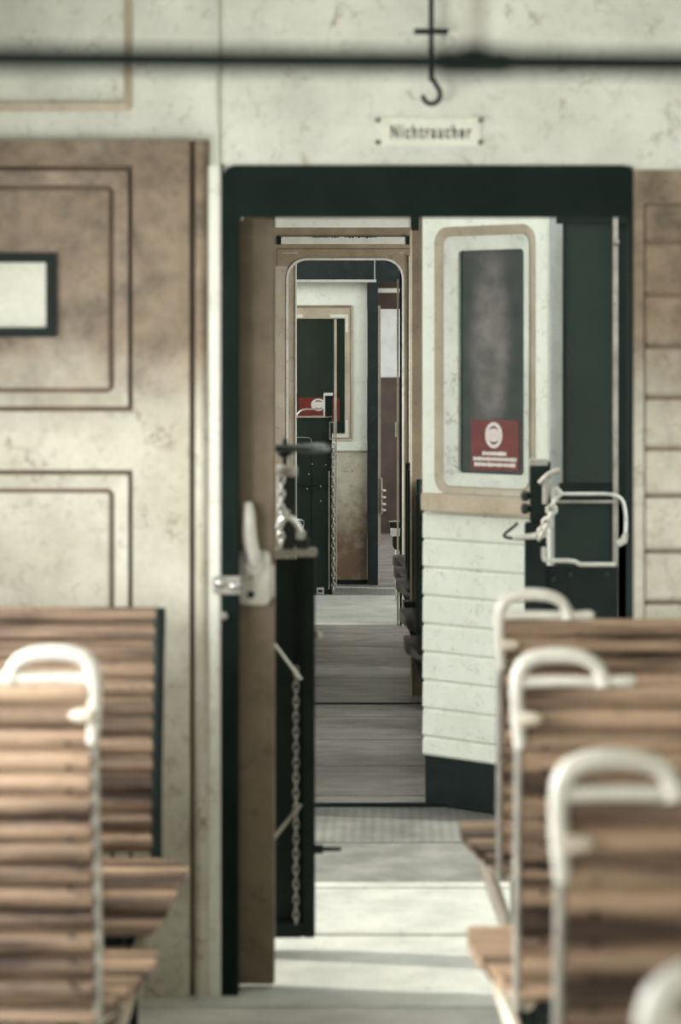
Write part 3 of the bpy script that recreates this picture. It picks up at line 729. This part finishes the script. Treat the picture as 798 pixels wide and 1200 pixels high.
sticker('warning_sticker', 'red warning sticker with white oval emblem on the angled cream panel window', ux(547), ux(603), PZ(551,DP), PZ(492,DP), .024, FR)
# straight part of the front end left of the opening, and the lintel
bm = bmesh.new(); box(bm, -1.25, -.5, 8.55, 8.6, 0, 2.5); box(bm, -.5, .11, 8.55, 8.6, 2.02, 2.5)
bmesh.ops.remove_doubles(bm, verts=bm.verts, dist=1e-5)
struct('wall_middle_front', bm, cream)
side_wall('wall_middle_left', -1.31, -1.25, 8.55, 14.05, [], cream)
side_wall('wall_middle_right', 1.25, 1.31, 8.3, 14.05, [(8.8,9.9),(10.1,11.1),(11.3,12.4),(12.6,13.7)], cream)
roof('ceiling_middle', 8.2, 14.6, roofm)

# partition inside the middle car
FD = 11.2
bm = bmesh.new()
box(bm, PX(480.5,FD), 1.25, FD, FD+.05, 0, 2.5); box(bm, -1.25, -.53, FD, FD+.05, 0, 2.5); box(bm, -.53, PX(480.5,FD), FD, FD+.05, PZ(266,FD), 2.5)
bmesh.ops.remove_doubles(bm, verts=bm.verts, dist=1e-5)
part_w = struct('wall_partition', bm, dark_tan)
struct('lintel_strip', B(PX(322,FD), PX(482,FD), FD-.012, FD, PZ(266.5,FD), PZ(250,FD)), plate_white, part_w, bevel=.003)
struct('lintel_block', B(PX(483,FD), PX(490.5,FD), FD-.02, FD, PZ(270,FD), PZ(250,FD)), black, part_w)
struct('door_bead', B(PX(480.5,FD), PX(483,FD), FD-.008, FD, 0, PZ(266,FD)), pale_tan, part_w)

# far end wall of the middle car with round-cornered doorway
ED = 14.0
ex = lambda p: PX(p, ED); ez = lambda p: PZ(p, ED)
ox0, ox1, oz1 = ex(338), ex(471), ez(305)
RC = .1
bm = bmesh.new()
ring(bm, rrect(-1.25, 1.25, 0, 2.5, RC, 7, (0,0,0,0)), rrect(ox0, ox1, 0, oz1, RC, 7, (0,0,1,1)), ED, ED+.05)
ew = struct('wall_middle_end', bm, tan_far)
struct('arch_bead', ring(bmesh.new(), rrect(ox0-.012, ox1+.012, 0, oz1+.012, RC+.012, 7, (0,0,1,1)), rrect(ox0, ox1, 0, oz1, RC, 7, (0,0,1,1)), ED-.012, ED), cream, ew)
struct('arch_casing', ring(bmesh.new(), rrect(ox0-.06, ox1+.045, 0, oz1+.06, RC+.05, 7, (0,0,0,0)), rrect(ox0-.014, ox1+.014, 0, oz1+.014, RC+.014, 7, (0,0,1,1)), ED-.006, ED), tan_far, ew)
struct('casing_edge', B(ex(479), ex(480.3), ED-.02, ED, 0, ez(300)), cream, ew)
struct('wall_strip', B(ex(322), ex(337), ED-.008, ED-.0062, 0, ez(312)), pale_tan, ew)
struct('jamb_strip', B(ex(465), ex(467.3), ED+.055, ED+.09, 0, ez(327)), cream, ew)
struct('jamb_strip', B(ex(468.6), ex(471), ED+.051, ED+.09, 0, ez(320)), black, ew)
struct('hinge_block', B(ex(463), ex(466), ED+.04, ED+.055, ez(512), ez(495)), cream, ew)
struct('ridge_line', B(ex(331), ex(349), ED-.009, ED-.006, ez(296.9), ez(296)), cream, ew)
struct('ridge_line', B(ex(468), ex(473), ED-.009, ED-.006, ez(296.9), ez(296)), cream, ew)
sb = thing('strip_sign', 'long white strip sign with dark end caps above the far round-cornered doorway', 'sign', (ex(404), ED, ez(282)))
lsb = lambda bm: rot(bm, Matrix.Translation(-Vector(sb.location)))
obj('strip', lsb(B(ex(329), ex(476), ED-.014, ED, ez(286), ez(277.5))), plate_white, sb, bevel=.002)
obj('end_cap', lsb(B(ex(323.5), ex(329.5), ED-.018, ED, ez(286.5), ez(277))), black, sb)
obj('end_cap', lsb(B(ex(475.5), ex(479.5), ED-.018, ED, ez(286.5), ez(277))), black, sb)
R = random.Random(3)
bm = bmesh.new(); xx = 366
while xx < 440:
    ww = R.uniform(.8, 2.4); hh = R.uniform(.6, 2.0)
    if not 398 < xx < 403: box(bm, ex(xx), ex(xx+ww), ED-.0148, ED-.0138, ez(277.4+hh), ez(277.4))
    xx += ww + R.uniform(.7, 1.6)
o = obj('worn_lettering', lsb(bm), ink, sb); o['kind'] = 'stuff'
d2 = struct('door_2', B(-1.15, ex(347), ED+.06, ED+.09, .01, 2.1), pale_tan, bevel=.003)
struct('edge_bead', B(ex(345.6), ex(347), ED+.052, ED+.06, .01, 2.0), cream, d2)

# benches inside the middle car, their backlit shade painted as dark wood (mostly their rounded seat ends show)
gM = 'dark glossy benches inside the middle car'
lab = {0: 'dark glossy seat end with tall black leg just beyond the boarded panel', 1: 'dark glossy seat end second beyond the boarded panel, above the nearest',
       2: 'dark glossy seat end just in front of the brown partition edge', 3: 'dark glossy seat end lowest of those behind the brown partition edge',
       4: 'dark glossy seat end middle of those behind the brown partition edge', 5: 'dark glossy seat end topmost of those behind the brown partition edge'}
for i, (d, f, X) in enumerate(((9.05, 1, .125), (10.05, 1, .112), (11.15, -1, .125), (11.4, 1, .10), (12.05, 1, .09), (12.75, 1, .085))):
    make_bench(lab[i], gM, X, d, 1.1, 1, f, handle=False, mw=seat_dark, screws=False, dark=True, wing=.085, post=black)

# platform beyond, far car front
struct('floor_far_platform', B(-1.3, 1.3, 14.06, 15.75, -.06, 0), plate)
struct('wall_far_sun_blocker', B(-1.31, -1.25, 14.06, 16.4, 0, 1.15), navy)  # unseen low wall, added to keep the sun off the far platform floor
struct('floor_far_gangway', B(-1.3, 1.3, 15.75, 16.45, -.06, .002), chq)
FDD = 16.46
kx = lambda p: PX(p, FDD); kz = lambda p: PZ(p, FDD)
bm = bmesh.new()
box(bm, -1.25, .9, FDD-.05, FDD+.03, kz(331), 2.5)
struct('wall_far_header', bm, navy)
struct('trim_header_strip', B(-1.0, kx(441), FDD-.065, FDD-.05, kz(331), kz(328)), grey_wall)
struct('trim_header_joint', B(kx(438.6), kx(439.6), FDD-.056, FDD-.05, kz(330), 2.4), grey_wall)
fp = thing('wall_far_panel', '', 'x', (0, FDD, 0)); fp['kind'] = 'structure'
for k in ('label', 'category'): del fp[k]
lf = lambda bm: rot(bm, Matrix.Translation((0, -FDD, 0)))
px0, px1 = -.83, kx(430)
wx0_, wx1_, wz0_, wz1_ = kx(327), kx(413), kz(516), kz(358)
struct('upper_panel', lf(ring(bmesh.new(), rrect(px0, px1, kz(528), kz(331), .01, 2, (0,0,0,0)), rrect(wx0_, wx1_, wz0_, wz1_, .01, 2), FDD, FDD+.04)), bright_cream, fp)
struct('casing_moulding', lf(ring(bmesh.new(), rrect(wx0_-.002, wx1_+.002, wz0_-.002, wz1_+.002, .01, 2), rrect(wx0_+.018, wx1_-.018, wz0_+.018, wz1_-.018, .008, 2), FDD-.012, FDD+.03, FDD+.01)), pale_tan, fp)
w2 = struct('window_2', lf(ring(bmesh.new(), rrect(wx0_+.016, wx1_-.016, wz0_+.016, wz1_-.016, .006, 2), rrect(kx(338), kx(404), kz(508), kz(373.5), .006, 2), FDD-.002, FDD+.03)), pale_tan, fp)
struct('pane', lf(B(kx(336), kx(404.5), FDD+.016, FDD+.02, kz(509), kz(372))), far_glass, w2)
struct('sash_bar', lf(B(kx(391.5), kx(394.5), FDD+.004, FDD+.016, kz(508), kz(374))), pale_tan, w2)
for (a, b, sgn) in ((404, 373.5, 1), (404, 508, -1), (338, 373.5, 1)):
    sx = 1 if a == 404 else -1
    L = [(kx(a+4*sx), kz(b-5*sgn)), (kx(a-17*sx), kz(b-5*sgn)), (kx(a-17*sx), kz(b-1.2*sgn)), (kx(a+.8*sx), kz(b-1.2*sgn)), (kx(a+.8*sx), kz(b+16*sgn)), (kx(a+4*sx), kz(b+16*sgn))]
    struct('corner_bracket', lf(slab(bmesh.new(), L, FDD-.006, FDD-.002)), plate_white, w2)
struct('sill', lf(B(px0, px1+.002, FDD-.012, FDD+.03, kz(528), kz(517.5))), bright_cream, fp)
struct('lower_panel', lf(B(px0, px1, FDD, FDD+.04, kz(680), kz(528))), grimy, fp)
struct('plinth', lf(B(px0, px1+.01, FDD-.01, FDD+.04, 0, kz(679.5))), black, fp)
pst = struct('trim_far_post', B(kx(430.5), kx(443), FDD-.06, FDD+.02, 0, kz(331)), navy, bevel=.004)
struct('door_edge', B(kx(443), kx(446), FDD-.0, FDD+.03, kz(640), kz(358)), pale_tan, pst)
struct('side_frame', B(kx(470), 1.1, FDD, FDD+.04, 0, 2.2), cream)['kind'] = 'structure'
bpy.data.objects['side_frame'].name = 'wall_far_right'
struct('trim_far_lintel', B(kx(443), kx(468), FDD-.02, FDD+.02, kz(343), kz(338)), cream)
struct('trim_far_beam', B(-.3, .4, 18.4, 18.5, PZ(362,18.4), 2.2), brown)
sticker('warning_sticker', 'small red sticker with white round emblem on the far window', kx(350), kx(398), kz(494), kz(466), 0.0155, Matrix.Translation((0, FDD, 0)), text=False)
fl = thing('lever_latch', 'small white ringed latch on the edge of the far dark post', 'latch', (kx(449), FDD-.0, kz(585)))
lfl = lambda bm: rot(bm, Matrix.Translation(-Vector(fl.location)))
obj('stem', lfl(T([(kx(447), FDD-.01, kz(602)), (kx(447), FDD-.01, kz(560))], .006, n=8)), pale_tan, fl, smooth='auto')
for p in (575, 583, 591, 598):
    obj('coil', lfl(lathe(bmesh.new(), [(.012,-.006),(.02,-.002),(.018,.006),(.010,.010)], (kx(449), FDD-.01, kz(p)), 'z', 14)), handle_white, fl, smooth='auto')

# far gate with brake box, in front of the far window
HD = 15.8
hx_ = lambda p: PX(p, HD); hz_ = lambda p: PZ(p, HD)
fg = thing('platform_gate', 'dark green sheet metal gate with edge chain below the far window', 'gate', (hx_(370), HD, 0))
lfg = lambda bm: rot(bm, Matrix.Translation((-hx_(370), -HD, 0)))
obj('panel', lfg(slab(bmesh.new(), [(hx_(330), hz_(697)), (hx_(386), hz_(697)), (hx_(386), hz_(489)), (hx_(347), hz_(489)), (hx_(347), hz_(507)), (hx_(343.5), hz_(511)), (hx_(330), hz_(511))], HD, HD+.03)), green, fg, bevel=.003)
obj('seam', lfg(B(hx_(364.6), hx_(365.4), HD-.003, HD, hz_(640), hz_(532))), black, fg)
obj('seam', lfg(B(hx_(346), hx_(386), HD-.003, HD, hz_(570), hz_(569))), black, fg)
obj('stile', lfg(B(hx_(385), hx_(389), HD-.012, HD+.03, hz_(697), hz_(489))), black, fg)
obj('edge_strip', lfg(B(hx_(385), hx_(386.4), HD-.018, HD-.012, hz_(690), hz_(552))), grey_metal, fg)
obj('chain', lfg(chain((hx_(390.5), HD-.01, hz_(521)), (hx_(390.5), HD-.01, hz_(694)), 30, .0042, .010)), chain_metal, fg, smooth=True)
obj('chain_rod', lfg(T([(hx_(394), HD, hz_(690)), (hx_(394), HD, hz_(480))], .004, n=6)), grey_metal, fg)
obj('top_strip', lfg(B(hx_(347), hx_(388), HD-.01, HD+.03, hz_(489.5), hz_(487.5))), chrome, fg)
obj('hand_loop', lfg(T(smoothpath([(hx_(347), HD, hz_(488)), (hx_(350), HD, hz_(483)), (hx_(356), HD, hz_(479.5)), (hx_(366), HD, hz_(479.5)), (hx_(380), HD, hz_(479.5))], 1), .0055, n=8)), chrome, fg, smooth='auto')
bb_ = obj('brake_box', lfg(B(hx_(380.5), hx_(390), HD-.03, HD+.03, hz_(488), hz_(462))), black, fg, bevel=.003)
obj('box_cap', lfg(B(hx_(379.5), hx_(390), HD-.034, HD+.032, hz_(463.5), hz_(460.5))), plate_white, bb_)
obj('box_strap', lfg(B(hx_(379.3), hx_(381), HD-.036, HD-.029, hz_(488), hz_(462))), plate_white, bb_)
obj('latch_plate', lfg(ring(bmesh.new(), rrect(hx_(386), hx_(392), hz_(515), hz_(494), .004, 2), rrect(hx_(387.2), hx_(390.8), hz_(513.5), hz_(495.5), .003, 2), HD-.03, HD-.012)), grey_metal, fg)
obj('seam_rail', lfg(T(smoothpath([(hx_(343), HD-.004, hz_(512.5)), (hx_(360), HD-.004, hz_(512.5)), (hx_(364), HD-.004, hz_(514)), (hx_(365), HD-.004, hz_(518))], 1), .0022, n=6)), grey_metal, fg)
obj('pull_handle', lfg(T(smoothpath([(hx_(347), HD-.01, hz_(609)), (hx_(356), HD-.02, hz_(609)), (hx_(356), HD-.02, hz_(616)), (hx_(352), HD-.015, hz_(620))], 1), .0055, n=8)), chrome, fg, smooth='auto')
for p in ((362,556),(376,570),(376,587),(360,573),(366,544),(382,545)):
    obj('rivet', lfg(lathe(bmesh.new(), [(.005,-.006),(.003,-.008)], (hx_(p[0]), HD+.002, hz_(p[1])), 'y', 8)), chrome, fg)
obj('foot_bracket', lfg(ring(bmesh.new(), rrect(hx_(371), hx_(380), 0.005, hz_(688), .004, 2), rrect(hx_(373), hx_(378), 0.015, hz_(690.5), .003, 2), HD-.03, HD)), chrome, fg)
# jump seat on the far platform
js = thing('jump_seat', 'small dark folding seat on pale legs by the far doorway jamb', 'seat', (PX(468,15.4), 15.4, 0))
lj = lambda bm: rot(bm, Matrix.Translation(-Vector(js.location)))
jx = lambda p: PX(p, 15.4); jz = lambda p: PZ(p, 15.4)
obj('backboard', lj(slab(bmesh.new(), rrect(jx(457), jx(500), jz(619), jz(610), .015, 4), 15.38, 15.44)), black_gloss, js, bevel=.004)
obj('rim', lj(T([(jx(456), 15.372, jz(610.5)), (jx(500), 15.372, jz(610.5))], .005, n=8)), chrome, js, smooth='auto')
obj('pad', lj(slab(bmesh.new(), rrect(jx(457.5), jx(500), jz(628), jz(619), .012, 4), 15.36, 15.44)), grey_wall, js, bevel=.004)
obj('apron', lj(slab(bmesh.new(), rrect(jx(460), jx(500), jz(645), jz(628), .04, 5, (1,0,0,0)), 15.37, 15.44)), black_gloss, js, bevel=.005)
for p in (464.5, 469.5): obj('leg', lj(T([(jx(p), 15.42, 0), (jx(p), 15.42, jz(640))], .007, n=8)), cream, js, smooth='auto')

# far car interior
struct('floor_far_car', B(-1.3, 1.3, 16.46, 21.5, -.06, .0), floor_car)
bm = B(-1.3, 1.3, 21, 21.05, 1.28, 2.5); fw = struct('wall_far_end', bm, grey_wall)
struct('wainscot', B(-1.3, 1.3, 20.98, 21.05, 0, 1.28), brown, fw)
side_wall('wall_far_left_side', -1.31, -1.25, 16.5, 21, [(16.9,18),(18.4,19.4),(19.8,20.8)], cream)
side_wall('wall_far_right_side', 1.25, 1.31, 16.5, 21, [(16.9,18),(18.4,19.4),(19.8,20.8)], cream)
roof('ceiling_far', 16.0, 21.5, roofm)

# outdoor ground
struct('ground', B(-14, 14, -6, 30, -1.1, -1.0), grey_floor_dark)

# ------------------------------------------------------------------ light
w = bpy.data.worlds.new('World'); bpy.context.scene.world = w; w.use_nodes = True
nt = w.node_tree; bg = nt.nodes['Background']
bg.inputs['Color'].default_value = (.95, 1.0, .95, 1); bg.inputs['Strength'].default_value = 1.8

def sun(name, dirv, strength, angle, col):
    l = bpy.data.lights.new(name, 'SUN'); l.energy = strength; l.angle = math.radians(angle); l.color = col
    o = bpy.data.objects.new(name, l); C.objects.link(o)
    o.rotation_euler = Vector(dirv).to_track_quat('-Z', 'Y').to_euler(); o.location = (-6, 6, 8)
sun('sun', (.8, -.16, -.56), 4.2, 1.0, (1, .97, .86))

def area(name, loc, dirv, sx, sy, power, col=(1,1,.98)):
    l = bpy.data.lights.new(name, 'AREA'); l.shape = 'RECTANGLE'; l.size = sx; l.size_y = sy; l.energy = power; l.color = col
    o = bpy.data.objects.new(name, l); C.objects.link(o); o.location = loc
    o.rotation_euler = Vector(dirv).to_track_quat('-Z', 'Z').to_euler()
for y, p in ((1.1, 10), (2.4, 34), (3.7, 50), (5.0, 18)):
    area('window_daylight', (-1.36, y, 1.33), (1, .12, -.1), 1.0, .8, p)
for y, p in ((1.1, 8),):
    area('window_daylight', (1.36, y, 1.33), (-1, .12, -.1), 1.0, .8, p)
for y in (9.35, 10.6, 11.85, 13.15):
    area('window_daylight', (1.36, y, 1.33), (-1, 0, -.2), 1.0, .8, 30)
for y in (17.4, 18.9, 20.3):
    area('window_daylight', (1.36, y, 1.33), (-1, .2, 0), 1.0, .8, 25)

# ------------------------------------------------------------------ camera
cam = bpy.data.cameras.new('camera'); co = bpy.data.objects.new('camera', cam); C.objects.link(co)
co.location = (0, 0, EYE); co.rotation_euler = (PI/2, 0, 0)
cam.sensor_fit = 'VERTICAL'; cam.sensor_height = 36; cam.sensor_width = 24; cam.lens = 90
cam.shift_x = -61/1200; cam.shift_y = -192/1200
cam.clip_end = 100; cam.clip_start = .05
cam.dof.use_dof = True; cam.dof.focus_distance = 13.0; cam.dof.aperture_fstop = 3.6; cam.dof.aperture_blades = 0
sc_ = bpy.context.scene
sc_.camera = co
vs = sc_.view_settings
vs.view_transform = 'Standard'; vs.look = 'None'; vs.gamma = 1; vs.exposure = .15
try: vs.use_curve_mapping = False
except Exception: pass
